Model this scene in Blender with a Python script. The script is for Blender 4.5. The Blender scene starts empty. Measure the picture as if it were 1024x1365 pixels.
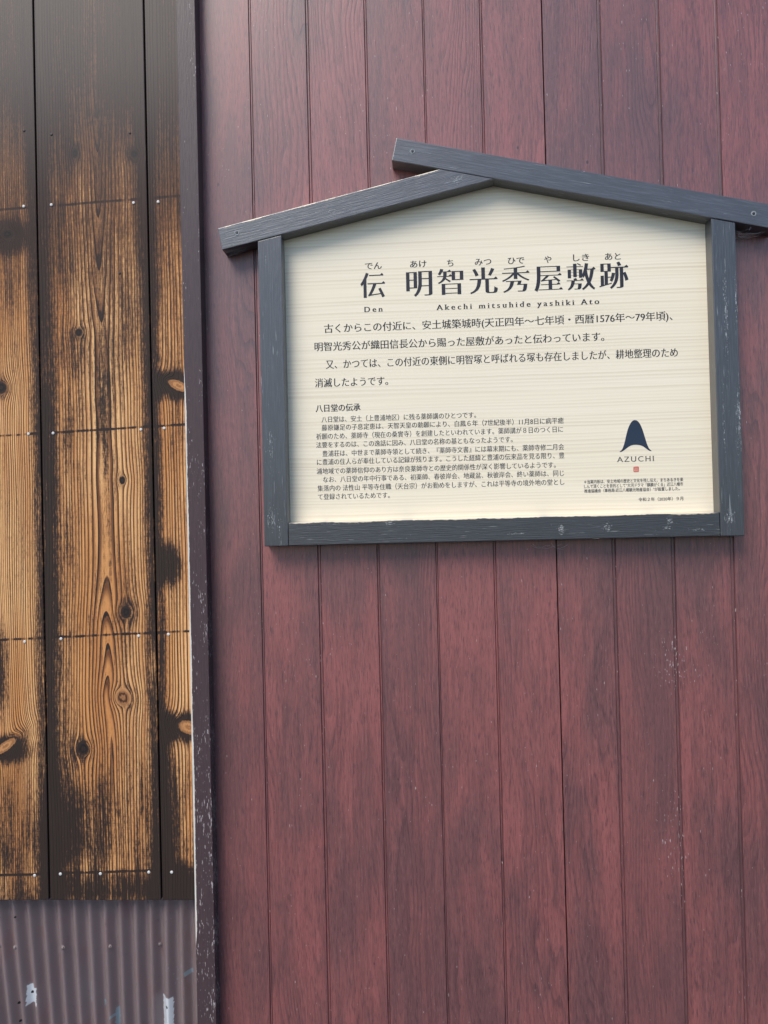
import bpy, bmesh, math, random
from mathutils import Vector, Matrix
from mathutils.geometry import delaunay_2d_cdt
random.seed(7)
S = bpy.context.scene
COL = S.collection

# ------------------------------------------------------------------ camera
YAW, PITCH, ROLL, FPX = 0.050, 0.0132, 0.0242, 985.0
CAM = Vector((0.0, -1.45, 1.60))
fwd = Vector((-math.sin(YAW), math.cos(YAW), math.tan(PITCH))).normalized()
up0 = (Vector((0, 0, 1)) - fwd * fwd.z).normalized()
right0 = fwd.cross(up0)
CUP = up0 * math.cos(ROLL) + right0 * math.sin(ROLL)
CRT = fwd.cross(CUP)
cam = bpy.data.cameras.new('camera')
cam.sensor_fit = 'HORIZONTAL'; cam.sensor_width = 36.0; cam.lens = 36.0 * FPX / 1024.0
cam.clip_start = 0.05; cam.clip_end = 3000
co = bpy.data.objects.new('camera', cam); COL.objects.link(co)
co.matrix_world = Matrix((( CRT.x, CUP.x, -fwd.x, CAM.x), (CRT.y, CUP.y, -fwd.y, CAM.y), (CRT.z, CUP.z, -fwd.z, CAM.z), (0, 0, 0, 1)))
S.camera = co

# ------------------------------------------------------------------ world, sun, exposure
SUN_EL, SUN_AZ = math.radians(51), math.radians(-34)      # azimuth measured from the wall's outward normal (-Y) to the right
w = bpy.data.worlds.new('World'); S.world = w; w.use_nodes = True
nt = w.node_tree; nt.nodes.clear()
sky = nt.nodes.new('ShaderNodeTexSky'); sky.sky_type = 'NISHITA'; sky.sun_disc = False
sky.sun_elevation = SUN_EL; sky.sun_rotation = math.pi - SUN_AZ
sky.air_density = 1.0; sky.dust_density = 0.6; sky.ozone_density = 1.0; sky.altitude = 100
bg = nt.nodes.new('ShaderNodeBackground'); bg.inputs['Strength'].default_value = 0.112
wo = nt.nodes.new('ShaderNodeOutputWorld')
nt.links.new(sky.outputs[0], bg.inputs[0]); nt.links.new(bg.outputs[0], wo.inputs[0])
sl = bpy.data.lights.new('sun', 'SUN'); sl.energy = 2.1; sl.angle = math.radians(34); sl.color = (1.0, 0.93, 0.82)
so = bpy.data.objects.new('sun', sl); COL.objects.link(so)
sd = Vector((math.sin(SUN_AZ) * math.cos(SUN_EL), -math.cos(SUN_AZ) * math.cos(SUN_EL), math.sin(SUN_EL)))
so.location = sd * 20; so.rotation_euler = sd.to_track_quat('Z', 'Y').to_euler()
S.view_settings.view_transform = 'Standard'; S.view_settings.look = 'None'
S.view_settings.exposure = 0.76; S.view_settings.gamma = 1.0
S.render.engine = 'CYCLES'

# ------------------------------------------------------------------ helpers
def P(u, v, Y=0.0):
    """world point on the plane y = Y seen at photo pixel (u, v)"""
    d = fwd * FPX + CRT * (u - 512.0) - CUP * (v - 682.5)
    return CAM + d * ((Y - CAM.y) / d.y)
def X(u, v, Y=0.0): return P(u, v, Y).x
def Z(u, v, Y=0.0): return P(u, v, Y).z
MM = 0.001

class V:
    """a node socket with arithmetic"""
    def __init__(s, g, k): s.g, s.k = g, k
    def __add__(s, o): return s.g.m('ADD', s, o)
    __radd__ = __add__
    def __sub__(s, o): return s.g.m('SUBTRACT', s, o)
    def __rsub__(s, o): return s.g.m('SUBTRACT', o, s)
    def __mul__(s, o): return s.g.m('MULTIPLY', s, o)
    __rmul__ = __mul__
    def __truediv__(s, o): return s.g.m('DIVIDE', s, o)
    def __rtruediv__(s, o): return s.g.m('DIVIDE', o, s)
class G:
    def __init__(s, name):
        s.mat = bpy.data.materials.new(name); s.mat.use_nodes = True
        s.t = s.mat.node_tree; s.t.nodes.clear()
        s.out = s.n('ShaderNodeOutputMaterial'); s.bsdf = s.n('ShaderNodeBsdfPrincipled')
        s.t.links.new(s.bsdf.outputs[0], s.out.inputs[0])
    def n(s, k): return s.t.nodes.new(k)
    def put(s, inp, v):
        if isinstance(v, V): s.t.links.new(v.k, inp)
        elif isinstance(v, tuple): inp.default_value = v if len(v) == 4 or inp.type == 'VECTOR' else v + (1.0,)
        else: inp.default_value = v
    def m(s, op, a, b=None, c=None, clamp=False):
        n = s.n('ShaderNodeMath'); n.operation = op; n.use_clamp = clamp
        for i, v in enumerate((a, b, c)):
            if v is not None: s.put(n.inputs[i], v)
        return V(s, n.outputs[0])
    def mx(s, a, b): return s.m('MAXIMUM', a, b)
    def mn(s, a, b): return s.m('MINIMUM', a, b)
    def ab(s, a): return s.m('ABSOLUTE', a)
    def sat(s, a): return s.m('ADD', a, 0.0, clamp=True)
    def xyz(s, off=(0, 0, 0)):
        n = s.n('ShaderNodeTexCoord'); p = s.n('ShaderNodeSeparateXYZ'); s.t.links.new(n.outputs['Object'], p.inputs[0])
        return [V(s, p.outputs[i]) + off[i] if off[i] else V(s, p.outputs[i]) for i in range(3)]
    def vec(s, x, y=0.0, z=0.0):
        n = s.n('ShaderNodeCombineXYZ')
        for i, v in enumerate((x, y, z)): s.put(n.inputs[i], v)
        return V(s, n.outputs[0])
    def noise(s, v, scale=1.0, detail=2.0, rough=0.5, dist=0.0):
        n = s.n('ShaderNodeTexNoise'); n.noise_dimensions = '3D'
        s.put(n.inputs['Vector'], v); s.put(n.inputs['Scale'], scale); s.put(n.inputs['Detail'], detail)
        s.put(n.inputs['Roughness'], rough); s.put(n.inputs['Distortion'], dist)
        return V(s, n.outputs[0])
    def white(s, a):
        n = s.n('ShaderNodeTexWhiteNoise'); n.noise_dimensions = '1D'; s.put(n.inputs['W'], a); return V(s, n.outputs[0])
    def voro(s, v, scale=1.0, rnd=1.0):
        n = s.n('ShaderNodeTexVoronoi'); s.put(n.inputs['Vector'], v); s.put(n.inputs['Scale'], scale); s.put(n.inputs['Randomness'], rnd)
        return V(s, n.outputs['Distance'])
    def ss(s, v, a, b, lo=0.0, hi=1.0):
        n = s.n('ShaderNodeMapRange'); n.interpolation_type = 'SMOOTHSTEP'
        s.put(n.inputs[0], v)
        if a > b: a, b, lo, hi = b, a, hi, lo
        for i, q in enumerate((a, b, lo, hi)): n.inputs[i + 1].default_value = q
        return V(s, n.outputs[0])
    def mix(s, f, a, b):
        n = s.n('ShaderNodeMix'); n.data_type = 'RGBA'; s.put(n.inputs[0], f); s.put(n.inputs[6], a); s.put(n.inputs[7], b)
        return V(s, n.outputs[2])
    def attr(s, name):
        n = s.n('ShaderNodeAttribute'); n.attribute_name = name; return V(s, n.outputs['Fac'])
    def done(s, color, rough=0.6, spec=0.5, bump=None, strength=0.3, dist=0.001, metal=0.0, coat=0.0, coat_rough=0.3):
        b = s.bsdf.inputs
        s.put(b['Base Color'], color); s.put(b['Roughness'], rough); s.put(b['Specular IOR Level'], spec); s.put(b['Metallic'], metal)
        s.put(b['Coat Weight'], coat); s.put(b['Coat Roughness'], coat_rough)
        if bump is not None:
            n = s.n('ShaderNodeBump'); s.put(n.inputs['Height'], bump); n.inputs['Strength'].default_value = strength; n.inputs['Distance'].default_value = dist
            s.t.links.new(n.outputs[0], b['Normal'])
        return s.mat
def rect(g, x, z, x0, x1, z0, z1, soft, wob=0.0):
    a = g.ss(x + wob, x0 - soft, x0 + soft) * g.ss(x + wob, x1 + soft, x1 - soft)
    return a * g.ss(z + wob, z0 - soft, z0 + soft) * g.ss(z + wob, z1 + soft, z1 - soft)
def blob(g, x, z, cx, cz, rx, rz):
    a = (x - cx) / rx; b = (z - cz) / rz
    return g.m('SQRT', a * a + b * b)

def mesh_obj(name, bm, mats, parent=None, loc=None):
    me = bpy.data.meshes.new(name); bm.to_mesh(me); bm.free()
    for m in (mats if isinstance(mats, (list, tuple)) else [mats]): me.materials.append(m)
    o = bpy.data.objects.new(name, me); COL.objects.link(o)
    if parent: o.parent = parent
    if loc is not None: o.location = loc
    return o
def empty(name, loc):
    o = bpy.data.objects.new(name, None); COL.objects.link(o); o.location = loc; o.empty_display_size = 0.1; return o
def tag(o, label=None, cat=None, group=None, kind=None):
    for k, v in (('label', label), ('category', cat), ('group', group), ('kind', kind)):
        if v: o[k] = v
    return o
def prism(bm, pts, y0, y1, bevel=0.0, seg=2, base=Vector((0, 0, 0))):
    """outline in x,z (list of (x, z)) between y0 (front) and y1 (back)"""
    vs = [bm.verts.new(Vector((p[0], y0, p[1])) - base) for p in pts]
    vb = [bm.verts.new(Vector((p[0], y1, p[1])) - base) for p in pts]
    n = len(pts); fs = [bm.faces.new(vs), bm.faces.new(vb[::-1])]
    for i in range(n): fs.append(bm.faces.new((vs[i], vb[i], vb[(i + 1) % n], vs[(i + 1) % n])))
    bmesh.ops.recalc_face_normals(bm, faces=fs)
    if bevel > 0:
        es = list({e for f in fs for e in f.edges})
        bmesh.ops.bevel(bm, geom=es, offset=bevel, segments=seg, affect='EDGES', profile=0.6)
    return bm
def disc(bm, c, r, h, n=14, dome=0.3):
    """round head on a wall, facing -Y; c on the wall surface"""
    rings = [(r, 0.0), (r, -h * 0.55), (r * 0.75, -h * 0.9), (r * 0.35, -h)]
    prev = None
    for rr, dy in rings:
        cur = [bm.verts.new((c[0] + rr * math.cos(2 * math.pi * i / n), c[1] + dy, c[2] + rr * math.sin(2 * math.pi * i / n))) for i in range(n)]
        if prev:
            for i in range(n): bm.faces.new((prev[i], prev[(i + 1) % n], cur[(i + 1) % n], cur[i]))
        prev = cur
    bm.faces.new(prev)
    bmesh.ops.recalc_face_normals(bm, faces=bm.faces[:])
    return bm

# ------------------------------------------------------------------ ground (structure)
g = G('asphalt'); x, y, z = g.xyz()
n1 = g.noise(g.vec(x, y), 3, 4, 0.6); n2 = g.noise(g.vec(x, y), 160, 2, 0.7)
M_ground = g.done(g.mix(n1, g.mix(n2, (.030, .030, .032), (.06, .06, .06)), (.045, .044, .042)), 0.9, 0.3, n2, 0.5, 0.003)
bm = bmesh.new()
vs = [bm.verts.new(p) for p in ((-1500, -1500, 0), (1500, -1500, 0), (1500, 1500, 0), (-1500, 1500, 0))]; bm.faces.new(vs)
tag(mesh_obj('ground', bm, M_ground), kind='structure')

# ------------------------------------------------------------------ red grooved wall
W_TOP, TRIM_X0, TRIM_X1 = 3.3, X(249, 682, -0.03), X(274, 682, -0.03)
groove_px = [(332, 362.5, 3.6), (408.5, 440, 4.6), (486.5, 519, 3.8), (563, 598.5, 3.0), (641, 675, 3.8), (797.5, 836.5, 5.4), (876, 916, 5.4), (954, 995.5, 5.6)]
grooves = []
for a, b, wd in groove_px:
    grooves.append(((X(a, 0) + X(b, 1365)) / 2, wd * .92 * 1.45 / FPX))
joint_x = (X(721, 0) + X(760, 1365)) / 2
grooves += [(grooves[-1][0] + .116 * k, .008) for k in range(1, 12)]
grooves.sort()
def red_wall_mat():
    g = G('red_stained_wood')
    x, y, z = g.xyz(); seed = g.attr('strip'); gro = g.attr('groove')
    s7 = seed * 37.0
    # large swirling figure of the rotary-cut veneer
    w1 = g.noise(g.vec(x * 7.0, s7, z * 1.1), 1.0, 2.0, 0.5)
    w2 = g.noise(g.vec(x * 16.0, s7 + 5.0, z * 3.6), 1.0, 2.0, 0.5)
    f = x * 26.0 + w1 * 9.0 + w2 * 1.6
    fr = g.m('FRACT', f * 3.0)
    line = g.ss(fr, .45, .95) * g.ss(fr, 1.0, .95)
    linew = line * g.ss(g.noise(g.vec(x * 9, s7, z * 2.2), 1, 2), .40, .66)
    # pores: short dark dashes
    wx = x + w1 * .05 + w2 * .006
    po = g.noise(g.vec(wx * 560.0, s7, z * 42.0), 1.0, 2.0, 0.65)
    pore = g.ss(po, .52, .68)
    po3 = g.noise(g.vec(wx * 1100.0, s7 + 3.0, z * 70.0), 1.0, 1.0, 0.5)
    po2 = g.noise(g.vec(wx * 210.0, s7, z * 9.0), 1.0, 3.0, 0.6)
    # stain: worn red against darker brown patches
    b1 = g.noise(g.vec(x * 9.0, s7 + 2.0, z * 2.4), 1.0, 3.5, 0.55, 0.6)
    b2 = g.noise(g.vec(x * 26.0, s7 + 9.0, z * 5.0), 1.0, 3.0, 0.6, 0.4)
    b3 = g.noise(g.vec(x * 2.2, 3.0, z * 1.3), 1.0, 2.0)
    pat = g.ss(b1 * .58 + b2 * .34 + (b3 - .5) * .5 + (po2 - .5) * .20 + (g.white(seed * 91.7) - .5) * .10, .30, .66)
    dark = g.mix(po2, (.096, .041, .044), (.190, .076, .077))
    red = g.mix(po2, (.205, .062, .062), (.345, .108, .102))
    col = g.mix(pat, dark, red)
    col = g.mix(linew * .5, col, (.055, .026, .032))
    col = g.mix(pore * .58, col, (.046, .023, .030))
    col = g.mix(g.ss(po3, .54, .72) * .35, col, (.05, .026, .033))
    col = g.mix(g.ss(po3, .44, .26) * .22, col, (.36, .19, .185))
    # grooves coloured darker than the board faces
    col = g.mix(gro * .42, col, g.mix(po2, (.036, .020, .027), (.075, .038, .045)))
    # chips and white flecks, thickest in a few spots and along the groove edges
    fl = g.noise(g.vec(x * 420.0, 1.0, z * 95.0), 1.0, 1.0)
    fm = g.ss(g.noise(g.vec(x * 9.0, 4.0, z * 4.0), 1.0, 2.0), .46, .68)
    sp1 = g.ss(blob(g, x, z, X(715, 1130), Z(715, 1130), .05, .16), 1.0, .3)
    sp2 = g.ss(blob(g, x, z, X(712, 890), Z(712, 890), .06, .09), 1.0, .3)
    sp3 = g.ss(blob(g, x, z, X(830, 890), Z(830, 890), .03, .05), 1.0, .3)
    fth = fl + fm * .055 + (sp1 + sp2 + sp3) * .085 + gro * .04
    fleck = g.ss(fth, .752, .81)
    col = g.mix(fleck * .85, col, (.50, .43, .42))
    br = g.ss(g.voro(g.vec(x * 11.0, 0.0, z * 7.0)), .035, .02)
    col = g.mix(br * .8, col, (.022, .014, .018))
    h = po * -.5 + po2 * .4 - linew * .3
    rough = g.m('ADD', po2 * .16, .40)
    return g.done(col, rough, .6, h, .4, .0014, 0.0, .6, .30)
M_red = red_wall_mat()
WB = Vector((joint_x, 0, 0))
wall = tag(empty('grooved_wall', WB), 'dark red stained board wall with vertical grooves behind the notice board', 'wall')
def red_panel(x0, x1, seeds):
    """one plywood sheet: profile along x with milled grooves, run up z"""
    bm = bmesh.new(); strip = bm.faces.layers.float.new('strip'); gl = bm.faces.layers.float.new('groove'); mid = .75 if x0 > joint_x else .2
    prof = [(x0, .016, 0), (x0, .0006, 0), (x0 + .0006, 0, 0)]; tags = []
    tags += [(0, 0), (0, 0)]; k = 0
    for gx, gw in grooves:
        if gx - gw < x0 or gx + gw > x1: continue
        h = gw / 2; e = .0006
        for q in ((gx - h - e, 0), (gx - h, .0008), (gx - h + e, .0024), (gx - h * .42, .0013), (gx + h * .42, .0013), (gx + h - e, .0024), (gx + h, .0008), (gx + h + e, 0)):
            prof.append((q[0], q[1], 0))
        tags += [(k, 0), (k, .35), (k, 1), (k, 1), (k, mid), (k, 1), (k, 1), (k + 1, .35)]; k += 1
    prof += [(x1 - .0006, 0, 0), (x1, .0006, 0), (x1, .016, 0)]; tags += [(k, 0), (k, 0), (k, 0)]
    lo = [bm.verts.new(Vector((p[0], p[1], .0)) - WB) for p in prof]; hi = [bm.verts.new(Vector((p[0], p[1], W_TOP)) - WB) for p in prof]
    for i in range(len(prof) - 1):
        f = bm.faces.new((lo[i], lo[i + 1], hi[i + 1], hi[i])); f[strip] = seeds + tags[i][0] * 1.37; f[gl] = tags[i][1]
    bm.faces.new((lo[0], hi[0], hi[-1], lo[-1])); bm.faces.new(lo[::-1]); bm.faces.new(hi)
    bmesh.ops.recalc_face_normals(bm, faces=bm.faces[:])
    return mesh_obj('panel', bm, M_red, wall)
red_panel(TRIM_X0 + .004, joint_x - .0011, 1.3)
red_panel(joint_x + .0011, joint_x + 1.75, 17.9)
# dark backing stud behind the joint
bm = bmesh.new(); prism(bm, [(joint_x - .03, 0), (joint_x + .03, 0), (joint_x + .03, W_TOP - .01), (joint_x - .03, W_TOP - .01)], .0165, .06, 0, 1, WB)
g = G('dark_stud'); x, y, z = g.xyz(); M_stud = g.done(g.mix(g.noise(g.vec(x * 90, y * 90, z * 4)), (.014, .010, .010), (.03, .02, .02)), .8)
mesh_obj('stud', bm, M_stud, wall)

# ------------------------------------------------------------------ corner trim
YT = -.030
def trim_mat(base):
    g = G('brown_painted_trim'); x, y, z = g.xyz(base)
    n1 = g.noise(g.vec(x * 60, y * 60, z * 2.5), 1, 3); n2 = g.noise(g.vec(x * 330, y * 330, z * 34), 1, 3, .6)
    col = g.mix(n1, (.044, .026, .031), (.076, .044, .048))
    col = g.mix(g.ss(n2, .42, .62) * .35, col, (.030, .021, .028))
    low = g.ss(z, Z(255, 250), Z(270, 1100))
    fl = g.noise(g.vec(x * 520, y * 520, z * 85), 1, 2, .6); fm = g.noise(g.vec(x * 50, 3.0, z * 9), 1, 2)
    fth = fl + low * .10 + g.ss(fm, .42, .66) * .10 + g.ss(x, TRIM_X1 - .012, TRIM_X1) * .05
    col = g.mix(g.ss(fth, .775, .835) * .8, col, (.42, .37, .38))
    # peeled left corner showing bare white wood between two heights
    rag = g.noise(g.vec(4.0, 0.0, z * 55), 1, 4, .65); rag2 = g.noise(g.vec(8.0, 0.0, z * 5), 1, 2)
    span = g.ss(z, Z(249, 470), Z(249, 560)) * g.ss(z, Z(262, 1255), Z(262, 1225))
    wid = span * (.0012 + rag2 * .0046 + (rag - .5) * .0042)
    pe = g.ss(x - wid, TRIM_X0 + .0003, TRIM_X0 - .0003)
    wood = g.mix(g.noise(g.vec(x * 300, 0.0, z * 30), 1, 2), (.50, .45, .40), (.78, .74, .69))
    col = g.mix(pe, col, wood)
    return g.done(col, g.ss(z, Z(255, 300), Z(270, 900), .42, .72), .45, n2 - pe * .8, .4, .001)
TB = Vector((TRIM_X0, YT, 0))
bm = bmesh.new(); prism(bm, [(TRIM_X0, 0.02), (TRIM_X1, 0.02), (TRIM_X1, W_TOP), (TRIM_X0, W_TOP)], YT, .012, .0012, 2, TB)
tag(mesh_obj('corner_trim', bm, trim_mat(TB), None, TB), 'narrow dark brown painted upright trim with peeling white left edge', 'trim board')

# ------------------------------------------------------------------ charred timber siding
YS = -.010
gap1 = X((46 + 64) / 2, 600, YS); gap2 = X(203.5, 600, YS)
S_BOT = Z(130, 1200, YS)
ROWS = [[(31.8, 275), (68.6, 273), (178.2, 270.4), (211, 269)], [(38, 578.4), (71, 577.4), (188, 572.6), (219, 570.8)],
        [(33, 855.4), (81.5, 851.5), (185, 847.6), (224.7, 845.5)], [(46.3, 1167), (80.7, 1165), (134, 1164.6), (198.5, 1162.6), (229, 1162.6)]]
ROWZ = [Z(140, 271.5, YS), Z(140, 575, YS), Z(140, 849, YS), Z(140, 1164.8, YS)]
def K(u, v, r, e=1.4, tilt=0.0, kind='dark'): return (X(u, v, YS), Z(u, v, YS), r * 1.45 / FPX, e, tilt, kind)
def siding_mat(name, x0, x1, seed, cx, hfun, period, knots, dl, dr, fine=1.0, burn=(), hot=0.0, base=(0, 0, 0)):
    """x0,x1 board edges; cx pith line; hfun = (h0, curve, zc); dl, dr char strip widths (m) at the two edges"""
    g = G(name); x, y, z = g.xyz(base)
    wz = (g.noise(g.vec(x * 5, seed, z * 1.3), 1, 2) - .5) * .022 + (g.noise(g.vec(x * 22, seed + 3, z * 5), 1, 2) - .5) * .0045
    xw = x + wz
    kn = None; halo = None; kcol = None
    for kx, kz, kr, ke, kt, kind in knots:
        dx = x - kx; dz = z - kz
        if kt: dx, dz = dx * math.cos(kt) + dz * math.sin(kt), dz * math.cos(kt) - dx * math.sin(kt)
        d2 = dx * dx + (dz / ke) * (dz / ke)
        q = (kr * kr * 1.5) / g.mx(d2, kr * kr * 1.5)
        xw = xw - (x - kx) * q
        d = g.m('SQRT', d2) / kr
        kn = d if kn is None else g.mn(kn, d)
    hz = (z - hfun[2]); h = g.mx(hfun[0] - hz * hz * hfun[1] + (g.noise(g.vec(seed, 2.0, z * 2.2), 1, 2) - .5) * .03, .001)
    xr = xw - cx
    r = g.m('SQRT', xr * xr + h * h)
    ph = r / period + (g.noise(g.vec(r * 60, seed, 0.0), 1, 1) - .5) * 1.6
    fr = g.m('FRACT', ph); rid = g.m('FLOOR', ph); rw = g.white(rid + seed)
    late = g.ss(fr, .34, .82) * g.ss(fr, 1.0, .93) * (rw * .55 + .55)
    core = g.ss(fr, .70, .90) * g.ss(fr, 1.0, .95)
    fib = g.noise(g.vec(xw * 900, seed, z * 22), 1, 2, .6)
    tone = g.noise(g.vec(x * 14, seed + 1, z * 1.6), 1, 3)
    early = g.mix(g.ss(tone, .32, .68), (.68, .29, .095), (.99, .60, .28))
    early = g.mix(fib * .55, early, (.52, .27, .10))
    early = g.mix(g.ss(g.noise(g.vec(xw * 45, seed + 11, z * 2.6), 1, 3), .50, .70) * .55, early, (.50, .19, .060))
    col = g.mix(g.sat(late * 1.3), early, (.120, .040, .017))
    # char cover
    nb = g.noise(g.vec(x * 18, seed + 4, z * 5), 1, 4, .6)                      # broad patches
    nf = g.noise(g.vec(x * 420, seed + 5, z * 95), 1, 2, .6)                    # specks
    nt_ = g.noise(g.vec(x * 60, seed + 6, z * 620), 1, 2, .6)                   # cross ticks
    nv = g.noise(g.vec(xw * 240, seed + 7, z * 7), 1, 3, .6)                    # streaks along the grain
    top = g.ss(z, Z(140, 520, YS), Z(140, 175, YS)); top2 = g.ss(z, Z(140, 270, YS), Z(140, 60, YS))
    bot = g.ss(z, Z(140, 940, YS), Z(140, 1200, YS)); bot2 = g.ss(z, S_BOT + .045, S_BOT)
    el = g.ss(x + (nb - .5) * .060 + (nv - .5) * .040, x0 + dl * 1.7, x0 + dl * .3); er = g.ss(x - (nb - .5) * .060 - (nv - .5) * .040, x1 - dr * 1.7, x1 - dr * .3)
    c = (nb - .5) * .9 + (nf - .5) * .7 + (nt_ - .5) * .22 + (nv - .5) * 1.05
    c = c + top * .22 + top2 * .34 + bot * .20 + bot2 * .14 + g.mx(el, er) * .46 + core * (rw * .62 + .16 + bot * .45) - .02 - hot
    for (bu, bv, bru, brv, amt) in burn:
        c = c + g.ss(blob(g, x, z, X(bu, bv, YS), Z(bu, bv, YS), bru * 1.45 / FPX, brv * 1.45 / FPX), 1.25, .35) * amt
    if kn is not None:
        c = c + g.ss(kn, 3.2, 1.1) * .22
    for i, rz in enumerate(ROWZ):                                              # scorched lines where the battens' nail rows run
        wob = (g.noise(g.vec(x * 12, 9.0 + i, 0.0), 1, 2) - .5) * .004
        d = g.ab(z - rz + wob + (x - gap1) * -.03)
        c = c + g.ss(d, .0034, .0008) * (g.noise(g.vec(x * 55, 2.0 + i, 0.0), 1, 3) * 2.4 - .78)
    brown = g.ss(z, Z(140, 600, YS), Z(140, 120, YS))
    ccol = g.mix(fib, (.010, .008, .008), (.030, .021, .019))
    ccol = g.mix(top * .8, ccol, g.mix(nv, (.018, .012, .012), (.060, .034, .028)))
    col = g.mix(g.ss(c + brown * .34, -.26, .34) * .62, col, g.mix(tone, (.26, .098, .034), (.36, .155, .060)))
    col = g.mix(g.ss(c + brown * .34, -.02, .46) * .85, col, g.mix(nv, (.060, .028, .018), (.135, .062, .036)))
    char = g.ss(c, .12, .48)
    col = g.mix(char * .92, col, ccol)
    if kn is not None:
        rings = g.m('SINE', kn * 9.0 + nf * 7.0 + nb * 6.0) * .5 + .5
        for kx, kz, kr, ke, kt, kind in knots:
            dx = x - kx; dz = z - kz
            if kt: dx, dz = dx * math.cos(kt) + dz * math.sin(kt), dz * math.cos(kt) - dx * math.sin(kt)
            d = g.m('SQRT', dx * dx + (dz / ke) * (dz / ke)) / kr + (nf - .5) * .5
            if kind == 'dark': kc = g.mix(rings * .5, (.012, .009, .010), (.05, .028, .02))
            elif kind == 'ring': kc = g.mix(rings, (.05, .020, .012), (.34, .15, .062))
            else: kc = g.mix(rings * .7, (.52, .25, .10), (.20, .075, .03))
            col = g.mix(g.ss(d, 1.12, .92), col, kc)
            if kind == 'ring': col = g.mix(g.ss(g.ab(d - 1.15), .18, .05) * .7, col, (.40, .19, .08))
    hgt = core * .6 - char * .25 + fib * .25 + nf * .2 * char
    return g.done(col, .72, .3, hgt, .6, .0014, 0.0, g.ss(z, Z(140, 330, YS), Z(140, 60, YS)) * .5, .40)
SB = Vector((gap1, YS, S_BOT))
siding = tag(empty('charred_board_siding', SB), 'scorched vertical timber boards with orange grain beside the dark trim', 'siding')
g = G('white_nail_paint'); x, y, z = g.xyz(); M_nail = g.done(g.mix(g.noise(g.vec(x, y, z), 900, 2), (.52, .50, .48), (.76, .75, .74)), .4, .5)
g = G('rusty_nail'); x, y, z = g.xyz(); M_rust = g.done(g.mix(g.noise(g.vec(x, y, z), 900, 2), (.012, .010, .012), (.05, .035, .03)), .5, .5, metal=.3)
def board(x0, x1, mat, notch=0.0):
    bm = bmesh.new()
    prism(bm, [(x0, S_BOT + notch), (x1, S_BOT - notch), (x1, W_TOP), (x0, W_TOP)], YS, YS + .016, .0014, 2, SB)
    return mesh_obj('board', bm, mat, siding)
GW = .0017
bA = (X(-118, 600, YS), gap1 - GW); bB = (gap1 + GW, gap2 - GW); bC = (gap2 + GW, TRIM_X0 + .012)
C6 = 1.45 / FPX
mA = siding_mat('charred_board_fine', bA[0], bA[1], 3.1, X(-60, 600, YS), (.012, .03, 1.3), .0040,
                [K(7, 995, 17, .33, .6, 'pale'), K(10, 312, 8, .7, 0, 'dark'), K(1, 517, 8, 1.0, 0, 'dark')], .006, 11 * C6, burn=((6, 1000, 40, 22, .55), (0, 900, 14, 90, .4), (10, 1120, 60, 80, .2), (12, 315, 34, 30, .5)), hot=.06, base=SB)
mB = siding_mat('charred_board_wide', bB[0], bB[1], 8.7, X(139, 600, YS), (.025, .048, Z(140, 600, YS)), .0056,
                [K(168, 816, 7, 1.15), K(164, 930, 8.5, 1.15, .3, 'ring'), K(111, 998, 7, 1.2), K(163, 640, 4, 1.3), K(105, 443, 5, 1.0), K(179, 205, 5, 1.0), K(100, 204, 4, 1.6)],
                15 * C6, 11 * C6, burn=((139, 560, 13, 170, .27), (80, 700, 28, 320, .22), (125, 1100, 60, 60, .18), (90, 1080, 30, 130, .2), (150, 1180, 90, 22, .25), (98, 470, 22, 40, .25)), base=SB)
mC = siding_mat('charred_board_edge', bC[0], bC[1], 14.2, X(330, 600, YS), (.02, .02, 1.3), .0062,
                [K(238, 514, 14, .42, -.45, 'pale'), K(252, 970, 14, .6, -.3, 'pale')], 10 * C6, .004,
                burn=((234, 514, 40, 24, .50), (246, 970, 40, 26, .50), (226, 752, 20, 34, .50), (226, 1080, 18, 140, .30), (238, 1180, 44, 34, .45)), base=SB)
b_a = board(bA[0], bA[1], mA); b_b = board(bB[0], bB[1], mB); b_c = board(bC[0], bC[1], mC)
wB = bA[1] - bA[0]
for k in (1, 2, 3):                                                             # boards running on beyond the picture edge
    board(bA[0] - .0034 * k - wB * k, bA[1] - .0034 * k - wB * k, mA)
nail_bm = disc(bmesh.new(), (0, 0, 0), .0029, .0016); nail0 = None
for row in ROWS:
    for (u, v) in row:
        p = P(u, v, YS)
        par = b_a if p.x < gap1 else (b_b if p.x < gap2 else b_c)
        if nail0 is None:
            nail0 = mesh_obj('nail', nail_bm, M_nail, par); o = nail0
        else:
            o = nail0.copy(); COL.objects.link(o); o.parent = par
        o.location = p - SB
rn = None
for (u, v) in ((32, 174), (68.5, 179), (173, 177), (159.5, 364)):
    p = P(u, v, YS); par = b_a if p.x < gap1 else (b_b if p.x < gap2 else b_c)
    if rn is None: rn = mesh_obj('old_nail', disc(bmesh.new(), (0, 0, 0), .0026, .0012), M_rust, par); o = rn
    else: o = rn.copy(); COL.objects.link(o); o.parent = par
    o.location = p - SB
# batten the boards are nailed to
bm = bmesh.new(); prism(bm, [(bA[0] - 3 * wB, S_BOT + .03), (TRIM_X0 + .012, S_BOT + .03), (TRIM_X0 + .012, W_TOP - .02), (bA[0] - 3 * wB, W_TOP - .02)], YS + .0165, YS + .05, 0, 1, SB)
mesh_obj('backing', bm, M_stud, siding)

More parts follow.
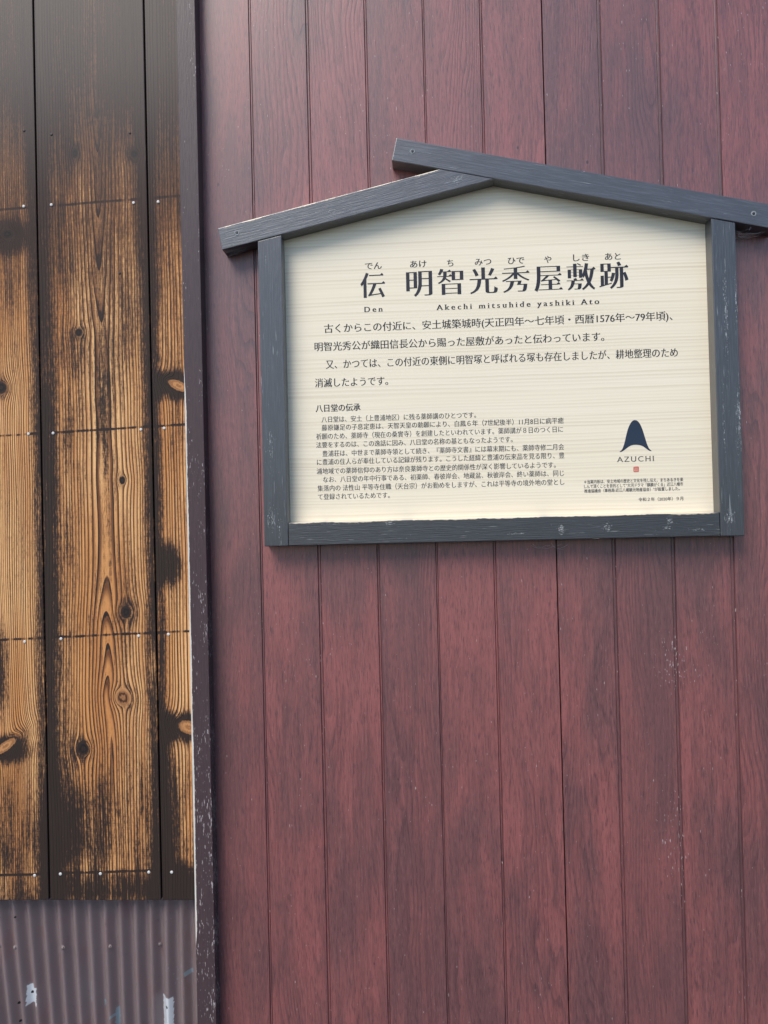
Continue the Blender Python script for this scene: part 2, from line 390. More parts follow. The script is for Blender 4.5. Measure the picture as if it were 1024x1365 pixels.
# ------------------------------------------------------------------ corrugated sheet below the siding
YC = .0175
CB = Vector((X(130, 1300, YC), YC, 0))
rib_px = [(258, 1262), (240, 1252)]
PITCH_C = 20.6 * (1.45 + YC) / FPX
cz_top = S_BOT + .10; cx_r = TRIM_X0 + .010
z_mid = Z(130, 1257, YC)
def fan(xr, z):      # the sheet is splayed: its ribs lean outward towards the left edge and the foot
    t = max(0.0, (X(225, 1280, YC) - xr)) / .30
    return -(z - z_mid) * .078 * t ** 1.3 if t > 0 else 0.0
def corr_mat():
    g = G('painted_corrugated_iron'); x, y, z = g.xyz(CB)
    n1 = g.noise(g.vec(x * 8, 0.0, z * 3), 1, 3); n2 = g.noise(g.vec(x * 130, 0.0, z * 50), 1, 3, .65); n3 = g.noise(g.vec(x * 30, 2.0, z * 14), 1, 3)
    col = g.mix(n1, (.33, .245, .247), (.44, .34, .34))
    col = g.mix(g.ss(n3, .5, .7) * .4, col, (.40, .235, .225))
    col = g.mix(g.ss(n2, .60, .78) * .4, col, (.13, .10, .105))
    wob = (g.noise(g.vec(x * 160, 1.0, z * 160), 1, 2) - .5) * .006
    def px(u, v): return X(u, v, YC), Z(u, v, YC)
    sc = (1.45 + YC) / FPX
    # pale blue undercoat where the brown has flaked
    for (u0, v0, u1, v1) in ((120, 1308, 122.3, 1338), (137.5, 1335, 140, 1343), (149, 1351, 156, 1355), (154, 1345, 158, 1372), (247, 1294, 256, 1300)):
        a = px(u0, v1); b = px(u1, v0); mk = rect(g, x, z, a[0], b[0], a[1], b[1], .0008, wob)
        col = g.mix(mk * .85, col, (.42, .53, .58))
    fl = g.noise(g.vec(x * 260, 5.0, z * 170), 1, 2); reg = g.ss(blob(g, x, z, *px(235, 1300), 32 * sc, 44 * sc), 1.0, .2)
    col = g.mix(g.ss(fl + reg * .12, .74, .79) * .8, col, (.45, .50, .55))
    # white primer patches, each with a nail hole
    for (u0, v0, u1, v1) in ((36, 1314, 51, 1339), (217.5, 1328, 231, 1400)):
        a = px(u0, v1); b = px(u1, v0); col = g.mix(rect(g, x, z, a[0], b[0], a[1], b[1], .0007, wob), col, (.90, .90, .91))
    for (u, v, r) in ((40.7, 1325.5, 1.8), (223.8, 1340, 1.8), (23, 1340, 1.9), (25, 1364, 1.7), (2, 1220, 1.3), (23, 1220, 1.3)):
        c = px(u, v); col = g.mix(g.ss(blob(g, x, z, c[0], c[1], r * sc, r * sc), 1.1, .85), col, (.008, .008, .009))
    return g.done(col, g.m('ADD', n2 * .2, .30), .6, n2, .15, .001, 0.0, .3, .25)
bm = bmesh.new(); xs = []; xq = cx_r - 1.1
while xq <= cx_r + 1e-6: xs.append(xq); xq += PITCH_C / 16
zs = [0.03, .2, .4] + [.45 + i * (cz_top - .45) / 14 for i in range(15)]
grid = []
ph0 = X(224, 1257, YC)
for zz in zs:
    rowv = []
    for xx in xs:
        c = math.cos(2 * math.pi * (xx - ph0) / PITCH_C)
        yy = YC - .0088 * c
        rowv.append(bm.verts.new(Vector((min(xx + fan(xx, zz), cx_r + .004), yy, zz)) - CB))
    grid.append(rowv)
for i in range(len(zs) - 1):
    for j in range(len(xs) - 1):
        f = bm.faces.new((grid[i][j], grid[i][j + 1], grid[i + 1][j + 1], grid[i + 1][j])); f.smooth = True
bmesh.ops.solidify(bm, geom=bm.faces[:], thickness=.0008)
for f in bm.faces: f.smooth = True
bmesh.ops.recalc_face_normals(bm, faces=bm.faces[:])
corr = tag(mesh_obj('corrugated_sheet', bm, corr_mat(), None, CB), 'brown painted corrugated iron sheet with white patches below the charred boards', 'metal sheet')
g = G('painted_screw'); x, y, z = g.xyz(); M_cscrew = g.done(g.mix(g.noise(g.vec(x, y, z), 700, 2), (.16, .12, .12), (.26, .21, .21)), .4, .5)
sc0 = None
for (u, v) in ((5.8, 1255), (26, 1257), (89, 1257), (150, 1257), (213.5, 1257.5)):
    p = P(u, v, YC + .0080); p.y = YC - .0088 * math.cos(2 * math.pi * (p.x - ph0) / PITCH_C) - .0010
    if sc0 is None:
        bm = bmesh.new(); disc(bm, (0, 0, 0), .0045, .0012); disc(bm, (0, -.0011, 0), .0027, .0018, 6)
        sc0 = mesh_obj('screw', bm, M_cscrew, corr); o = sc0
    else: o = sc0.copy(); COL.objects.link(o); o.parent = corr
    o.location = p - CB

# ------------------------------------------------------------------ notice board
YF = -.036; YP = -.0055
def Q(u, v, Y=YF): p = P(u, v, Y); return (p.x, p.z)
L_OUT = (Q(343.3, 322)[0] + Q(352.9, 728.6)[0]) / 2; L_IN = (Q(374.8, 314)[0] + Q(384.3, 700)[0]) / 2
R_IN = (Q(948, 291)[0] + Q(960.3, 683)[0]) / 2; R_OUT = (Q(980.2, 297.7)[0] + Q(993.3, 714)[0]) / 2
B_BOT = (Q(353, 728.8)[1] + Q(993, 713.8)[1]) / 2; B_TOP = (Q(386, 697)[1] + Q(960, 682.8)[1]) / 2
NB = Vector(((L_OUT + R_OUT) / 2, 0, B_BOT))
notice = tag(empty('notice_board', NB), 'gable topped wooden notice board with cream Japanese text panel in charcoal frame', 'notice board')
def frame_mat(name, axis, scratches, bare=None, sky_lum=1.0):
    """axis 'x' or 'z': grain direction; scratches: (u, v, rx, rz, amount) local wear; bare: signed strip along the beam's top edge"""
    g = G(name); x, y, z = g.xyz(NB)
    if isinstance(axis, tuple):                     # grain along a sloping beam
        ca, sa = math.cos(axis[0]), math.sin(axis[0]); a = x * ca + z * sa; b = z * ca - x * sa
    else: a, b = (x, z) if axis == 'x' else (z, x)
    n1 = g.noise(g.vec(a * 9, b * 30, y * 30), 1, 3); n2 = g.noise(g.vec(a * 26, b * 520, y * 520), 1, 3, .6); n3 = g.noise(g.vec(a * 300, b * 60, y * 60), 1, 2)
    col = g.mix(n1, (.020 * sky_lum, .0215 * sky_lum, .028 * sky_lum), (.037 * sky_lum, .0395 * sky_lum, .050 * sky_lum))  # base scaled per part to paint in sky sheen: bright beams, dim rail
    col = g.mix(g.ss(n2, .45, .72) * .45, col, (.080 * sky_lum, .090 * sky_lum, .115 * sky_lum))
    col = g.mix(g.ss(n3, .56, .74) * .18, col, (.03, .032, .042))
    sc = g.noise(g.vec(a * 20, b * 620, y * 400), 1, 2, .55); sm = g.noise(g.vec(a * 10, b * 34, 1.0), 1, 2)
    th = sc + g.ss(sm, .48, .74) * .07
    fine = g.noise(g.vec(a * 160, b * 700, y * 400), 1, 3, .7)
    for (u, v, ru, rv, amt) in scratches:
        p = Q(u, v); k = g.ss(blob(g, x, z, p[0], p[1], ru * 1.41 / FPX, rv * 1.41 / FPX), 1.0, .15)
        th = g.mx(th, k * (amt * .24 + .08) + (fine - .5) * 1.5 + (sc - .5) * .5 + .36)
    col = g.mix(g.ss(th, .70, .78) * .8, col, (.46, .48, .50))
    if bare is not None:
        (p0, p1, s0, s1) = bare                    # bare pale wood where the paint has lifted along an arris
        dx, dz = p1[0] - p0[0], p1[1] - p0[1]; ln = math.hypot(dx, dz); nx, nz = dz / ln, -dx / ln
        d = (x - p0[0]) * nx + (z - p0[1]) * nz; t = ((x - p0[0]) * dx + (z - p0[1]) * dz) / (ln * ln)
        lim = (g.noise(g.vec(t * 9, 3.0, 0.0), 1, 3, .6) - .40) * .012 + (g.noise(g.vec(t * 90, 3.0, 0.0), 1, 2) - .5) * .004
        msk = g.ss(d - lim, .0004, -.0004) * g.ss(t, s0, s0 + .02) * g.ss(t, s1 + .03, s1)
        col = g.mix(msk, col, g.mix(sc, (.48, .38, .26), (.74, .64, .50)))
    return g.done(g.mix(.0, col, col), g.m('ADD', n2 * .16, .36), .7, n2 * .7 + g.ss(th, .70, .78) * -.5, .7, .0016, 0.0, .8, .30)
A1, A2, A3, A4 = Q(290.5, 304.6), Q(586, 226), Q(659.3, 238.3), Q(296.4, 333.3)
R1, R2 = Q(528, 184), Q(522.3, 214)
# right beam: straight band from R1/R2 through the apex to just outside the picture
rb = Q(948, 290.3); dirx = (rb[0] - R2[0], rb[1] - R2[1]); L0 = math.hypot(*dirx); dirx = (dirx[0] / L0, dirx[1] / L0)
ab = Q(957, 260); nrm = (-dirx[1], dirx[0]); wid = (ab[0] - R2[0]) * nrm[0] + (ab[1] - R2[1]) * nrm[1]
Ltot = (Q(1037, 300)[0] - R2[0]) / dirx[0]
def along(s, t): return (R2[0] + dirx[0] * s + nrm[0] * t, R2[1] + dirx[1] * s + nrm[1] * t)
def on_lower(xx): s = (xx - R2[0]) / dirx[0]; return along(s, -.0004)
A2 = on_lower(A2[0]); A3 = on_lower(A3[0])
ang_l = math.atan2(A3[1] - A4[1], A3[0] - A4[0]); ang_r = math.atan2(dirx[1], dirx[0])
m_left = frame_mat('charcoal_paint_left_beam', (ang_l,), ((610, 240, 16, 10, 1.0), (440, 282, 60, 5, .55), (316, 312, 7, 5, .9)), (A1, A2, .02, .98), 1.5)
m_right = frame_mat('charcoal_paint_right_beam', (ang_r,), ((548, 203, 9, 8, .7), (780, 229, 9, 3, 1.0), (1005, 285, 6, 5, .9)), None, 1.5)  # both beams' base colour raised to carry painted sky reflection
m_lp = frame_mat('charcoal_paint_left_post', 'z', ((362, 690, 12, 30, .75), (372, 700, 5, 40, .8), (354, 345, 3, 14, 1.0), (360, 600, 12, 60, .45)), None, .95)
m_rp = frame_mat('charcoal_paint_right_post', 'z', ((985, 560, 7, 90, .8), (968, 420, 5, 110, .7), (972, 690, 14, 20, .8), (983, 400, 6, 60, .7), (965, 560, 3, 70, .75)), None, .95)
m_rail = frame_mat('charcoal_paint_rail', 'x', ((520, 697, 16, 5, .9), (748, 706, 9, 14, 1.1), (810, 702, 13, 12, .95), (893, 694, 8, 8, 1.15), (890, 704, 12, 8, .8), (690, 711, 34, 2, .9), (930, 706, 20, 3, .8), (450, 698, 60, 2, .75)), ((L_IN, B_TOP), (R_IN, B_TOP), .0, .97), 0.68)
def piece(name, pts, mat, y0=YF, y1=-.0005, bev=.0016):
    bm = bmesh.new(); prism(bm, pts, y0, y1, bev, 2, NB); return mesh_obj(name, bm, mat, notice)
def lowL(xx): t = (xx - A4[0]) / (A3[0] - A4[0]); return (xx, A4[1] + t * (A3[1] - A4[1]) - .0004)
p_l = piece('post', [(L_OUT, B_BOT), (L_IN, B_BOT), lowL(L_IN), lowL(L_OUT)], m_lp)
p_r = piece('post', [(R_IN, B_BOT), (R_OUT, B_BOT - .0006), on_lower(R_OUT), on_lower(R_IN)], m_rp)
piece('bottom_rail', [(L_IN + .0004, B_BOT + .0004), (R_IN - .0004, B_BOT + .0004), (R_IN - .0004, B_TOP), (L_IN + .0004, B_TOP)], m_rail, YF + .0012)
beam_l = piece('roof_beam', [A1, A4, A3, A2], m_left, YF - .0012)
beam_r = piece('roof_beam', [along(0, wid), along(0, 0), along(Ltot, 0), along(Ltot, wid)], m_right, YF - .0015)
g = G('dark_screw'); x, y, z = g.xyz(); M_scr = g.done(g.mix(g.noise(g.vec(x, y, z), 800), (.02, .02, .024), (.06, .06, .07)), .4, .5, metal=.6)
g = G('pale_filler'); x, y, z = g.xyz(); M_fil = g.done(g.mix(g.noise(g.vec(x, y, z), 500, 3), (.10, .11, .125), (.42, .44, .46)), .8, .3)
def screw(u, v, par, Yb):
    p = P(u, v, Yb) - NB
    bm = bmesh.new()                                    # dished filler ring with the screw head sunk in it
    n = 16; prev = None; rr_ = random.Random(int(u))
    for rr, dy in ((.0052, .0002), (.0046, -.0006), (.0032, -.0006), (.0024, .0006)):
        cur = [bm.verts.new((rr * (1 + .16 * rr_.uniform(-1, 1)) * math.cos(2 * math.pi * i / n), dy, rr * (1 + .16 * rr_.uniform(-1, 1)) * math.sin(2 * math.pi * i / n))) for i in range(n)]
        if prev:
            for i in range(n): bm.faces.new((prev[i], prev[(i + 1) % n], cur[(i + 1) % n], cur[i]))
        prev = cur
    bmesh.ops.recalc_face_normals(bm, faces=bm.faces[:])
    o = mesh_obj('screw', bm, M_fil, par); o.location = p
    bm2 = bmesh.new(); disc(bm2, (0, .0002, 0), .0023, .0006)
    me = o.data; b = bmesh.new(); b.from_mesh(me); k = len(b.faces)
    t = bpy.data.meshes.new('screw_head'); bm2.to_mesh(t); bm2.free(); b.from_mesh(t); bpy.data.meshes.remove(t)
    for f in list(b.faces)[k:]: f.material_index = 1
    b.to_mesh(me); b.free(); me.materials.append(M_scr)
screw(316, 310.3, beam_l, YF - .0012); screw(550, 201.8, beam_r, YF - .0015); screw(1005, 284.9, beam_r, YF - .0015)

# cream panel with printed wood grain
def panel_mat():
    g = G('cream_grain_panel'); x, y, z = g.xyz(NB)
    wv = (g.noise(g.vec(x * 1.8, 0.0, z * 5), 1, 2) - .5) * .012 + (g.noise(g.vec(x * 7.0, 3.0, z * 20), 1, 2) - .5) * .0016
    zz = z + wv
    ph = zz / .0071 + g.noise(g.vec(0.0, 4.0, zz * 34), 1, 2) * 2.6
    fr = g.m('FRACT', ph); rid = g.white(g.m('FLOOR', ph))
    ln = g.ss(fr, .15, .80) * g.ss(fr, 1.0, .84) * (rid * .75 + .25) * g.ss(g.noise(g.vec(x * 2.0, 7.0, zz * 60), 1, 2), .28, .55)
    b = g.noise(g.vec(x * 2.4, 5.0, zz * 420), 1, 2, .55); c = g.noise(g.vec(x * 1.2, 9.0, zz * 26), 1, 2)
    col = g.mix(c, (.83, .74, .57), (.88, .80, .65))
    col = g.mix(ln * .54, col, (.64, .54, .40))
    col = g.mix(g.ss(b, .50, .72) * .22, col, (.60, .50, .37))
    return g.done(col, .42, .4)
pan = piece('panel', [(L_IN - .004, B_TOP - .01), (R_IN + .004, B_TOP - .01), (R_IN + .004, on_lower(R_IN)[1] + .012), (A3[0], A3[1] + .012), (L_IN - .004, lowL(L_IN)[1] + .012)], panel_mat(), YP, -.0008, 0)
pan.data.materials[0] = pan.data.materials[0]

# ------------------------------------------------------------------ lettering
DG = None
def glyph_loops(txt, spacing=1.0):
    c = bpy.data.curves.new('t', 'FONT'); c.body = txt; c.space_character = spacing
    o = bpy.data.objects.new('t', c); COL.objects.link(o)
    dg = bpy.context.evaluated_depsgraph_get(); cu = o.evaluated_get(dg).to_curve(dg)
    out = []
    for s in cu.splines:
        bp = s.bezier_points; n = len(bp); pts = []
        for i in range(n):
            a, b = bp[i], bp[(i + 1) % n]; p0, h0, h1, p1 = a.co, a.handle_right, b.handle_left, b.co
            pts.append((p0.x, p0.y))
            ch = (p1 - p0); L = ch.length
            if L < 1e-9: continue
            dev = max(abs((h0.x - p0.x) * ch.y - (h0.y - p0.y) * ch.x), abs((h1.x - p0.x) * ch.y - (h1.y - p0.y) * ch.x)) / L
            if dev > .004:
                k = 4 if dev < .06 else 7
                for j in range(1, k):
                    t = j / k; q = p0 * (1 - t) ** 3 + h0 * 3 * t * (1 - t) ** 2 + h1 * 3 * t * t * (1 - t) + p1 * t ** 3
                    pts.append((q.x, q.y))
        cl = []
        for p in pts:
            if not cl or math.hypot(p[0] - cl[-1][0], p[1] - cl[-1][1]) > 2e-4: cl.append(p)
        if len(cl) > 1 and math.hypot(cl[0][0] - cl[-1][0], cl[0][1] - cl[-1][1]) < 2e-4: cl.pop()
        if len(cl) >= 3: out.append(cl)
    o.evaluated_get(dg).to_curve_clear()
    bpy.data.objects.remove(o); bpy.data.curves.remove(c)
    return out
def area(l): return sum(l[i][0] * l[(i + 1) % len(l)][1] - l[(i + 1) % len(l)][0] * l[i][1] for i in range(len(l))) / 2
def inside(p, l):
    r = False; n = len(l)
    for i in range(n):
        a, b = l[i], l[(i + 1) % n]
        if (a[1] > p[1]) != (b[1] > p[1]) and p[0] < (b[0] - a[0]) * (p[1] - a[1]) / (b[1] - a[1]) + a[0]: r = not r
    return r
def restyle(loops, ax, ay, serif=None):
    """brush contrast: push every outline sideways by ax and up/down by ay; serif 'mincho' adds the triangular stroke ends, 'slab' adds feet"""
    res = []; sgn = 1 if sum(area(l) for l in loops) > 0 else -1
    for i, l in enumerate(loops):
        hole = area(l) * sgn < 0
        if (area(l) < 0) != hole: l = l[::-1]          # solid loops counter-clockwise, holes clockwise: outside is always to the right
        n = len(l); nr = []; ln = []
        for k in range(n):
            a, b = l[k], l[(k + 1) % n]; dx, dy = b[0] - a[0], b[1] - a[1]; L = math.hypot(dx, dy)
            nr.append((dy / L, -dx / L)); ln.append(L)
        new = []
        for k in range(n):
            n0, n1 = nr[k - 1], nr[k]
            d0 = ax * n0[0] ** 2 + ay * n0[1] ** 2; d1 = ax * n1[0] ** 2 + ay * n1[1] ** 2
            det = n0[0] * n1[1] - n0[1] * n1[0]
            if abs(det) > .25:
                ox = (d0 * n1[1] - d1 * n0[1]) / det; oy = (n0[0] * d1 - n1[0] * d0) / det
            else:
                mx_, my_ = n0[0] + n1[0], n0[1] + n1[1]; q = math.hypot(mx_, my_) or 1; dd = (d0 + d1) / 2; ox, oy = mx_ / q * dd, my_ / q * dd
            new.append((l[k][0] + ox, l[k][1] + oy))
        if serif == 'mincho' and not hole:
            out = []
            for k in range(n):
                p = new[k]; kp, kn = (k - 1) % n, k
                # counter-clockwise: right end runs upward (normal +x), then the top edge runs left (normal +y)
                if nr[kp][0] > .93 and ln[kp] < .13 and nr[kn][1] > .93 and ln[kn] > .17 and nr[(k - 2) % n][1] < -.85:
                    out += [(p[0] + .012, p[1] - .008), (p[0] - .045, p[1] + .060), (p[0] - .120, p[1])]
                else: out.append(p)
            new = out
        if serif == 'slab':
            out = []
            for k in range(n):
                p, q = new[k], new[(k + 1) % n]
                cap = .05 < ln[k] < .26 and abs(nr[k][1]) > .97 and abs(nr[k - 1][0]) > .6 and abs(nr[(k + 1) % n][0]) > .6 and \
                    nr[k - 1][0] * nr[(k + 1) % n][0] + nr[k - 1][1] * nr[(k + 1) % n][1] < -.93 and ln[k - 1] > .16 and ln[(k + 1) % n] > .16
                if cap:
                    sx = 1 if q[0] > p[0] else -1; iy = -.028 if nr[k][1] > 0 else .028
                    out += [(p[0], p[1] + iy), (p[0] - sx * .055, p[1] + iy), (p[0] - sx * .055, p[1]), (q[0] + sx * .055, q[1]), (q[0] + sx * .055, q[1] + iy), (q[0], q[1] + iy)]
                    skip = True
                else:
                    kp = (k - 1) % n
                    pc = .05 < ln[kp] < .26 and abs(nr[kp][1]) > .97 and abs(nr[kp - 1][0]) > .6 and abs(nr[k][0]) > .6 and nr[kp - 1][0] * nr[k][0] + nr[kp - 1][1] * nr[k][1] < -.93 and ln[kp - 1] > .16 and ln[k] > .16
                    if not pc: out.append(p)
            new = out
        if (area(new) < 0) != hole or abs(area(new)) < 1e-6: continue
        res.append(new)
    return res
def fill(name, loops, mat, parent, Y, thick=0.0):
    solid = [l for l in loops if area(l) > 0]; holes = [l for l in loops if area(l) <= 0]; sets = [[l] for l in solid]
    for h in holes:                                     # each hole goes with the smallest solid outline round it
        best = None
        for k, l in enumerate(solid):
            if sum(1 for p in h if inside(p, l)) * 2 > len(h) and (best is None or area(l) < area(solid[best])): best = k
        if best is not None: sets[best].append(h)
    verts = []; faces = []
    for k, st in enumerate(sets):
        x0, y0 = st[0][0]; K_ = 1000.0; vs_ = []; es_ = []
        for l in st:
            n = len(vs_); m = len(l)
            vs_ += [Vector(((p[0] - x0) * K_, (p[1] - y0) * K_)) for p in l]; es_ += [(n + i, n + (i + 1) % m) for i in range(m)]
        tri = delaunay_2d_cdt(vs_, es_, [], 0, 1e-6); tv, tf = tri[0], tri[2]; off = len(verts); dy = -.00002 * (k % 4)
        verts += [(p.x / K_ + x0 - NB.x, Y + dy - NB.y, p.y / K_ + y0 - NB.z) for p in tv]
        for f in tf:
            cx_, cy_ = sum(tv[i].x for i in f) / len(f), sum(tv[i].y for i in f) / len(f); wn = 0
            for i, j in es_:
                p, q = vs_[i], vs_[j]
                if (p.y > cy_) != (q.y > cy_) and cx_ < (q.x - p.x) * (cy_ - p.y) / (q.y - p.y) + p.x: wn += 1 if q.y > p.y else -1
            if wn > 0: faces.append([i + off for i in f])
    me = bpy.data.meshes.new(name); me.from_pydata(verts, [], faces)
    me.materials.clear(); me.materials.append(mat); me.update()
    q = bpy.data.objects.new(name, me); COL.objects.link(q); q.parent = parent
    return q
YL = YP - .0003
def place(txt, uL, vL, uR, vR, hpx, ax=0, ay=0, serif=None, latin=False, spacing=1.0):
    """ink of the line runs from pixel (uL, vL) to (uR, vR), its middle on those points; hpx = height of a full character (or capital)"""
    lp = restyle(glyph_loops(txt, spacing), ax, ay, serif)
    x0 = min(p[0] for l in lp for p in l); x1 = max(p[0] for l in lp for p in l)
    a, b = P(uL, vL, YL), P(uR, vR, YL); zc = (a.z + b.z) / 2
    sx = (b.x - a.x) / (x1 - x0)
    sy = hpx * (YL - CAM.y) / FPX / (.727 if latin else .92); mid = .36 if latin else .38
    return [[(a.x + (p[0] - x0) * sx, zc + (p[1] - mid) * sy) for p in l] for l in lp]
g = G('navy_ink'); x, y, z = g.xyz(); M_ink = g.done(g.mix(g.noise(g.vec(x, y, z), 60, 2), (.014, .015, .026), (.024, .026, .040)), .5, .4)
g = G('grey_ink'); x, y, z = g.xyz(); M_ink2 = g.done(g.mix(g.noise(g.vec(x, y, z), 60, 2), (.040, .042, .055), (.06, .062, .078)), .5, .4)
g = G('emblem_blue'); x, y, z = g.xyz(); M_blue = g.done(g.mix(g.noise(g.vec(x, y, z), 40, 2), (.013, .024, .050), (.020, .035, .068)), .5, .4)
g = G('seal_red'); x, y, z = g.xyz(); M_seal = g.done(g.mix(g.noise(g.vec(x, y, z), 900, 2), (.55, .10, .08), (.66, .20, .16)), .5, .4)
TI = dict(ax=.024, ay=-.019, serif='mincho')
fill('title_lettering', place('伝', 480.5, 380, 513.5, 380, 35, **TI), M_ink, pan, YL)
fill('title_lettering', place('明智光秀屋敷跡', 541.5, 377, 838, 366.5, 36, spacing=1.20, **TI), M_ink, pan, YL)
for t, uL, uR, v in (('でん', 486.5, 509, 354.4), ('あけ', 546.7, 568.6, 352), ('ち', 596, 604.5, 350.5), ('みつ', 633, 655, 349), ('ひで', 677, 699, 347.3), ('や', 725.6, 735.2, 345.8), ('しき', 764, 785.4, 343.4), ('あと', 806.5, 827.6, 341.9)):
    fill('reading_lettering', place(t, uL, v, uR, v - .035 * (uR - uL), 10, ax=.014, ay=-.004), M_ink, pan, YL)
fill('romanised_lettering', place('Den', 485.8, 412.3, 510.4, 411.4, 7.6, .026, -.008, 'slab', True, 1.5), M_ink, pan, YL)
fill('romanised_lettering', place('Akechi mitsuhide yashiki Ato', 581.5, 409.3, 799, 401.5, 7.6, .026, -.008, 'slab', True, 1.5), M_ink, pan, YL)
KA = dict(ax=.014, ay=-.010, serif='mincho')
pl = []
for t, uL, vL, uR, vR in (('古くからこの付近に、安土城築城時(天正四年～七年頃・西暦1576年～79年頃)、', 432, 437.6, 896.6, 421),
                          ('明智光秀公が織田信長公から賜った屋敷があったと伝わっています。', 419.3, 461.4, 805.6, 449.2),
                          ('又、かつては、この付近の東側に明智塚と呼ばれる塚も存在しましたが、耕地整理のため', 434.4, 485.2, 903.7, 470),
                          ('消滅したようです。', 420, 510.3, 517.4, 507.4)):
    pl += place(t, uL, vL, uR, vR, 12.2, **KA)
fill('paragraph_lettering', pl, M_ink, pan, YL)
fill('heading_lettering', place('八日堂の伝承', 420.8, 544.2, 480.5, 542.6, 10.2, .022, -.004, 'mincho'), M_ink, pan, YL)
bl = []
for t, uL, vL, uR, vR in (('八日堂は、安土（上豊浦地区）に残る薬師講のひとつです。', 428.6, 558.6, 634.7, 553.4),
                          ('藤原鎌足の子息定恵は、天智天皇の勅願により、白鳳６年（7世紀後半）11月8日に病平癒', 428.9, 569.5, 751.6, 561.0),
                          ('祈願のため、薬師寺（現在の桑實寺）を創建したといわれています。薬師講が８日のつく日に', 421.5, 581.5, 750.7, 572.3),
                          ('法要をするのは、この逸話に因み、八日堂の名称の基ともなったようです。', 421.5, 592.7, 683.5, 586),
                          ('豊浦荘は、中世まで薬師寺領として続き、『薬師寺文書』には幕末期にも、薬師寺修二月会', 429.8, 604.3, 752, 595.9),
                          ('に豊浦の住人らが奉仕している記録が残ります。こうした経緯と豊浦の伝来品を見る限り、豊', 422.6, 615.6, 752.5, 607.3),
                          ('浦地域での薬師信仰のあり方は奈良薬師寺との歴史的関係性が深く影響しているようです。', 422.2, 627.5, 741, 620.1),
                          ('なお、八日堂の年中行事である、初薬師、春彼岸会、地蔵盆、秋彼岸会、終い薬師は、同じ', 430.8, 638.7, 752, 631),
                          ('集落内の 法性山 平等寺住職（天台宗）がお勤めをしますが、これは平等寺の境外地の堂とし', 423.4, 650.4, 752.5, 642.8),
                          ('て登録されているためです。', 424, 662.2, 519.8, 660)):
    bl += place(t, uL, vL, uR, vR, 8.2, .010, -.008)
fill('history_lettering', bl, M_ink2, pan, YL)
fl_ = []
for t, uL, vL, uR, vR in (('＊当案内板は、安土地域の歴史と文化を残し伝え、まちあるきを楽', 778.8, 642.2, 910.9, 639.1), ('しんで頂くことを目的として“大河ドラマ「麒麟がくる」近江八幡市', 778.8, 648.3, 910.9, 645.1),
                          ('推進協議会（事務局:近江八幡観光物産協会）”が設置しました。', 779, 654.3, 906.2, 651.4), ('令和２年（2020年）９月', 851.3, 665.8, 911, 664.4)):
    fl_ += place(t, uL, vL, uR, vR, 4.9, .010, .004)
fill('footnote_lettering', fl_, M_ink2, pan, YL)
fill('emblem_lettering', place('AZUCHI', 822.3, 612.2, 872.3, 610.9, 7.3, .004, -.010, 'slab', True, 1.25), M_ink2, pan, YL)
em = [(262, 588), (300, 560), (325, 500), (345, 420), (370, 310), (395, 235), (430, 175), (455, 156), (475, 152), (500, 156), (530, 180), (560, 230), (590, 310), (620, 410), (645, 490), (670, 545), (712, 578),
      (680, 575), (640, 550), (590, 510), (540, 493), (490, 488), (440, 493), (400, 510), (350, 548), (310, 578), (285, 589)]
def smooth(pts, n=2):
    for _ in range(n):
        pts = [q for i in range(len(pts)) for q in ((pts[i][0] * .75 + pts[(i + 1) % len(pts)][0] * .25, pts[i][1] * .75 + pts[(i + 1) % len(pts)][1] * .25),
                                                    (pts[i][0] * .25 + pts[(i + 1) % len(pts)][0] * .75, pts[i][1] * .25 + pts[(i + 1) % len(pts)][1] * .75))]
    return pts
def ccw(l): return l if area(l) > 0 else l[::-1]
def cw(l): return ccw(l)[::-1]
def pt(u, v): p = P(800 + u / 10.24, 545 + v / 10.24, YL); return (p.x, p.z)
fill('emblem', [ccw([pt(*q) for q in smooth(em)])], M_blue, pan, YL)
sq = [(458, 792), (470, 788), (518, 786), (530, 790), (532, 802), (531, 850), (528, 860), (516, 862), (470, 864), (459, 860), (456, 850), (456, 800)]
def bar(a, b, c, d): return cw([pt(a, b), pt(a, d), pt(c, d), pt(c, b)])
fill('seal', [ccw([pt(*q) for q in smooth(sq, 1)]), bar(470, 806, 516, 812), bar(468, 824, 474, 850), bar(484, 824, 489, 852), bar(499, 824, 504, 852), bar(514, 822, 519, 850)], M_seal, pan, YL)

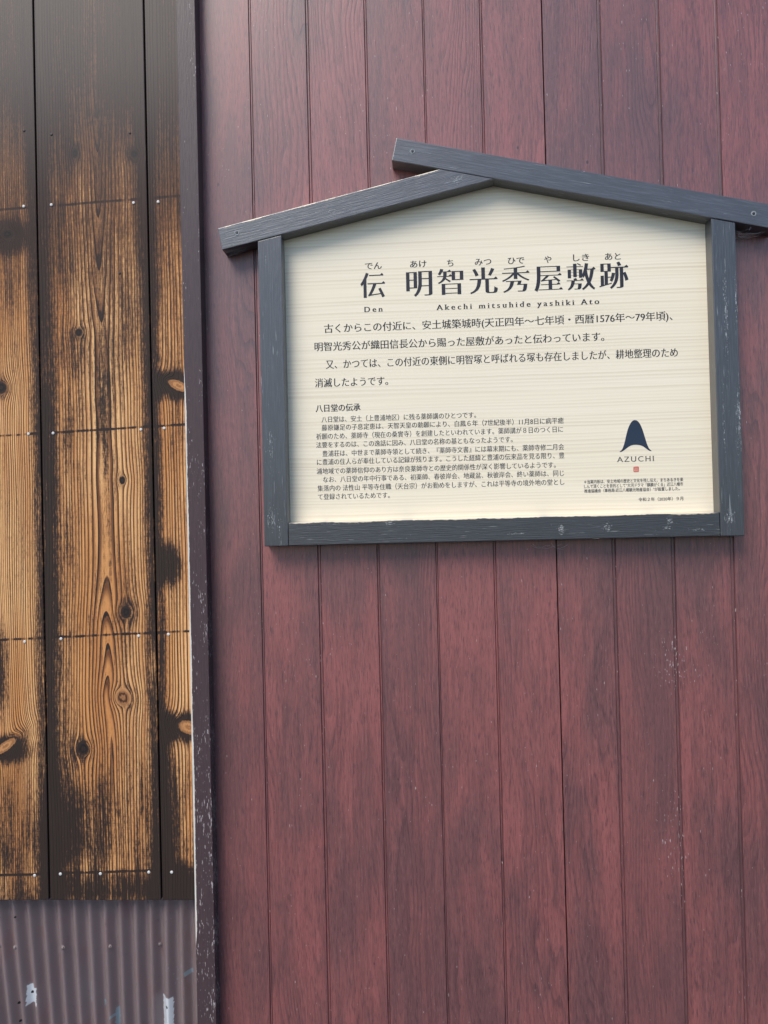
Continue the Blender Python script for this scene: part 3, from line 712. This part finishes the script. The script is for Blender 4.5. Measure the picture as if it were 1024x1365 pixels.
# ------------------------------------------------------------------ cobwebs
g = G('cobweb_silk'); x, y, z = g.xyz(); M_web = g.done(g.mix(g.noise(g.vec(x, y, z), 300), (.42, .42, .44), (.60, .60, .62)), .6, .4)
def web(label, strands, r=.00022):
    cs = [p for s in strands for p in s]; base = sum(cs, Vector()) / len(cs)
    bm = bmesh.new()
    for s in strands:
        pts = []
        for i in range(len(s) - 1):
            for k in range(5):
                t = k / 5; q = s[i].lerp(s[i + 1], t); q.z -= .0022 * math.sin(math.pi * t); pts.append(q)
        pts.append(s[-1]); prev = None
        for i, p in enumerate(pts):
            d = (pts[min(i + 1, len(pts) - 1)] - pts[max(i - 1, 0)]).normalized(); a = d.orthogonal().normalized(); b = d.cross(a)
            cur = [bm.verts.new(p - base + (a * math.cos(2.0944 * k) + b * math.sin(2.0944 * k)) * r) for k in range(3)]
            if prev:
                for k in range(3): bm.faces.new((prev[k], prev[(k + 1) % 3], cur[(k + 1) % 3], cur[k]))
            prev = cur
    bmesh.ops.recalc_face_normals(bm, faces=bm.faces[:])
    return tag(mesh_obj('cobweb', bm, M_web, None, base), label, 'cobweb', 'cobwebs on the notice board')
rw = random.Random(3)
def fanweb(anchors, far, n):
    st = []
    for i in range(n):
        a = rw.choice(anchors); b = rw.choice(far)
        st.append([a + Vector((rw.uniform(-.003, .003), 0, rw.uniform(-.003, .003))), (a + b) / 2 + Vector((rw.uniform(-.004, .004), rw.uniform(-.004, .004), rw.uniform(-.004, .002))), b + Vector((rw.uniform(-.005, .005), 0, rw.uniform(-.004, .004)))])
    return st
web('grey cobweb under the right eave, between the beam and the right post', fanweb([P(983, 309, -.03), P(984, 314, -.012), P(982, 318, -.004)], [P(1004, 304, -.03), P(1012, 313, -.004), P(1018, 308, -.02), P(1000, 314, -.002)], 17), .00016)
web('thin cobweb under the left eave of the notice board', fanweb([P(300, 334, -.03), P(303, 340, -.003)], [P(325, 331, -.02), P(340, 326, -.02), P(318, 336, -.004)], 14), .00015)
web('loose cobweb strands hanging below the bottom rail', [[P(708, 727, -.02), P(722, 731, -.012), P(738, 728, -.01), P(751, 732, -.004)], [P(713, 730, -.004), P(728, 727, -.012), P(748, 726, -.02)], [P(735, 724, -.02), P(742, 731, -.006), P(757, 726, -.02)], [P(710, 725, -.02), P(718, 729, -.01), P(733, 727, -.006)]], .0002)
